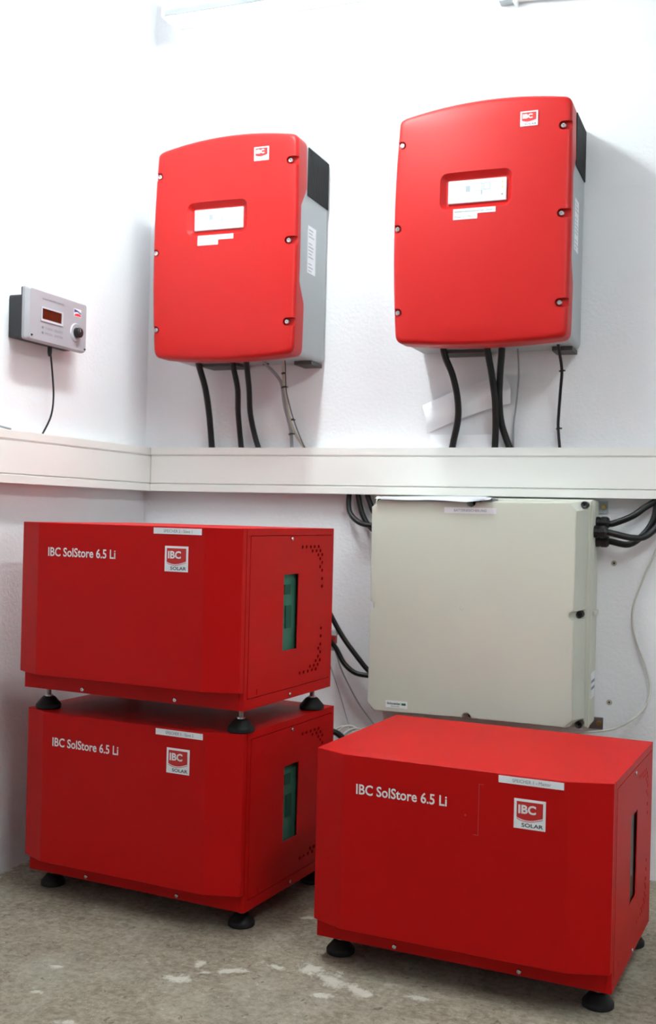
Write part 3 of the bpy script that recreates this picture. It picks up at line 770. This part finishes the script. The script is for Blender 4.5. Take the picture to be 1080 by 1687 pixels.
cable('power_cable', 'black cable from the lowest gland of the beige fuse box', [gl(2), gl(2) + Vector((.012, 0, -.001)), at(1035, 897, y=-.043), at(1058, 882, y=-.036), at(1076, 856, y=-.030), at(1083, 820, y=-.026)], .0088, CBL, group=g)
g2 = 'black cables above the fuse box left edge'
cable('power_cable', 'black cable looping from the trunking into the fuse box left side, outermost', [at(575, 812, y=-.022), at(574, 832, y=-.026), at(578, 848, y=-.034), at(592, 861, y=-.045), at(612, 866, y=-.05), at(628, 868, y=-.05)], .0080, CBL, group=g2)
cable('power_cable', 'black cable from the trunking into the fuse box left side, middle', [at(589, 812, y=-.020), at(592, 830, y=-.020), at(598, 850, y=-.022), at(610, 869, y=-.026), at(628, 884, y=-.03)], .0080, CBL, group=g2)
cable('power_cable', 'black cable from the trunking into the fuse box left side, innermost', [at(604, 812, y=-.020), at(608, 825, y=-.020), at(616, 845, y=-.022), at(630, 862, y=-.03)], .0080, CBL, group=g2)
cable('power_cable', 'upper black cable from behind the left stack to the beige fuse box', [at(520, 960, y=-.10), at(543, 1010, y=-.07), at(565, 1050, y=-.06), at(588, 1082, y=-.06), at(606, 1104, y=-.06), at(630, 1122, y=-.06)], .0075, CBL)
cable('power_cable', 'lower sagging black cable from behind the left stack to the beige fuse box', [at(535, 1045, y=-.09), at(553, 1068, y=-.07), at(566, 1092, y=-.066), at(584, 1108, y=-.064), at(606, 1113, y=-.06), at(630, 1115, y=-.06)], .0075, CBL)
# papers on the enclosure
def papers():
    z0 = EZ + EH + .0048
    for q, (xa, xb, ya, yb, dz, lift, lab) in enumerate(((.012, .332, -.232, -.05, .0, .007, 'lower white paper sheet lying on the beige fuse box, hanging over its front edge'),
                                                    (.030, .318, -.226, -.06, .0022, .0085, 'upper white paper sheet lying on the beige fuse box'))):
        bm = bmesh.new(); n = 28; m_ = 20; top = []; PRF = [(0, -.0075), (.05, -.003), (.10, .0015), (.16, .005), (.25, .007), (.4, .006), (.7, .001), (1.0, 0)]
        for layer in (0, .0005):
            gr = []
            for i in range(n + 1):
                f = i / n; row = []
                for j in range(m_ + 1):
                    h = j / m_
                    arch = 0.0
                    for (h0, v0), (h1, v1) in zip(PRF, PRF[1:]):
                        if h0 <= h <= h1: arch = v0 + (v1 - v0) * (h - h0) / (h1 - h0)
                    k = math.sin(math.pi * min(1, .08 + f * .55))
                    if arch < 0: k *= max(0, 1 - max(0, f - .8) / .2) * (.75 + .25 * math.sin(9 * f))
                    zz = z0 + dz + layer + arch * k
                    xx = EX + xa + (xb - xa) * f - .012 * (1 - h) * (f - .3) * 0
                    row.append(bm.verts.new((xx, ya + (yb - ya) * h + .004 * math.sin(5 * f) * (1 - h), zz)))
                gr.append(row)
            top.append(gr)
        A, B = top; fs = []
        for g_ in top:
            for i in range(n):
                for j in range(m_): fs.append(bm.faces.new((g_[i][j], g_[i + 1][j], g_[i + 1][j + 1], g_[i][j + 1])))
        for i in range(n):
            for j in (0, m_): fs.append(bm.faces.new((A[i][j], A[i + 1][j], B[i + 1][j], B[i][j])))
        for j in range(m_):
            for i in (0, n): fs.append(bm.faces.new((A[i][j], A[i][j + 1], B[i][j + 1], B[i][j])))
        bmesh.ops.recalc_face_normals(bm, faces=fs)
        tag(obj('paper_sheet', bm, PAPER, smooth=50), lab, 'paper')
papers()

# ------------------------------------------------------------------ thin wires, plug, coil, wall plugs
cable('data_cable', 'pale thin cable hanging in a wide bow right of the beige fuse box', [at(1086, 890, y=-.010), at(1078, 912, y=-.010), at(1058, 955, y=-.010), at(1042, 1005, y=-.010), at(1046, 1050, y=-.012), at(1062, 1095, y=-.014), at(1070, 1135, y=-.020), at(1060, 1168, y=-.030), at(1035, 1190, y=-.045), at(1005, 1202, y=-.06), at(970, 1206, y=-.08), at(945, 1208, y=-.09)], .0030, CWHITE)
cable('data_cable', 'thin grey wire running from the red plug down towards the right', [at(548, 1060, y=-.05), at(556, 1085, y=-.04), at(565, 1110, y=-.03), at(590, 1158, y=-.02), at(612, 1188, y=-.02), at(640, 1225, y=-.03)], .0021, CGREY)
cable('data_cable', 'thin grey wire hanging down beside the left stack', [at(538, 1080, y=-.08), at(546, 1103, y=-.06), at(560, 1145, y=-.04), at(570, 1180, y=-.035), at(578, 1205, y=-.05), at(580, 1225, y=-.06)], .0016, CGREY)
t = thing('cable_plug', 'small red and clear cable plug beside the left stack', 'plug', at(550, 1055, y=-.055))
obj('plug_body', box(-.012, .007, -.008, .008, -.010, .014, bev=.002), CONN, t)
obj('plug_hood', box(-.014, .010, -.009, .009, .0145, .030, bev=.003), CLEAR, t)
obj('strain_relief', box(-.008, .006, -.006, .006, -.030, -.0105, bev=.002), CLEAR, t)
# coil of spare cable standing on the floor against the wall
def coil():
    c0 = at(574, 1226, y=-.075); R_ = .043
    t = thing('cable_coil', 'small coil of pale grey cable hanging between the left stack and the single cabinet', 'cable')
    bm = bmesh.new(); pts = []
    for i in range(5 * 20 + 1):
        a = 2 * math.pi * i / 20 + math.pi / 2; k = i / 20
        rr = R_ * (1 + .10 * math.sin(2.3 * k) - .05 * math.sin(2 * a + k))
        pts.append((c0.x + .013 * (k - 1.5) + rr * math.cos(a), c0.y - .010 * (k - 2.5) + .012 * math.sin(a), c0.z + rr * math.sin(a)))
    tube(bm, pts, .0032, 8, 2); obj('wire', bm, CWHITE, t, smooth='all')
    bm = bmesh.new(); tube(bm, [(c0.x - .03, c0.y, c0.z - R_ - .002), (c0.x + .035, c0.y, c0.z - R_ - .002)], .0105, 10, 1); obj('cable_tie', bm, BLACK, t, smooth=40)
    p = [at(525, 1204, y=-.15), at(540, 1204, y=-.145), at(553, 1207, y=-.135), at(566, 1218, y=-.125), at(580, 1240, y=-.12)]
    cable('power_cable', 'black cable end behind the pale coil by the left stack', p, .009, CBL)
coil()
def wall_plug(u, v, label):
    c = at(u, v, y=0.0)
    t = thing('wall_plug', label, 'wall plug', c, 0, 'empty wall plugs')
    bm = bmesh.new(); lathe(bm, [(.0028, .004), (.0028, -.0016), (.0072, -.0016), (.0078, 0), (.0078, .004)], (0, 0, 0), 'y', 14); obj('plug_collar', bm, mat('plug_grey', (176, 170, 158), rough=.6), t, smooth=30)
    bm = bmesh.new(); lathe(bm, [(0, -.0006), (.0034, -.0006), (.0034, .001), (0, .001)], (0, 0, 0), 'y', 10); obj('plug_hole', bm, DARK, t)
wall_plug(1011, 928, 'empty wall plug right of the fuse box, just below the black glands')
wall_plug(1003, 1157, 'empty wall plug low on the wall right of the fuse box')
# conduit at the top right of the wall
a = at(849, -6, y=-.018); b = at(1120, -3, y=-.018)
t = thing('conduit_pipe', 'grey white conduit pipe along the wall at the top right picture edge', 'conduit', a)
bm = bmesh.new(); tube(bm, [Vector((0, 0, 0)), b - a + Vector((.5, 0, 0))], .014, 16, 1); obj('pipe', bm, PVC, t, smooth=40)
obj('pipe_end', box(-.004, .006, -.02, .02, -.024, .02, bev=.002), LENAM, t)
obj('pipe_clip', box(-.046, -.006, -.016, .018, -.015, .02, bev=.003), GREY, t)
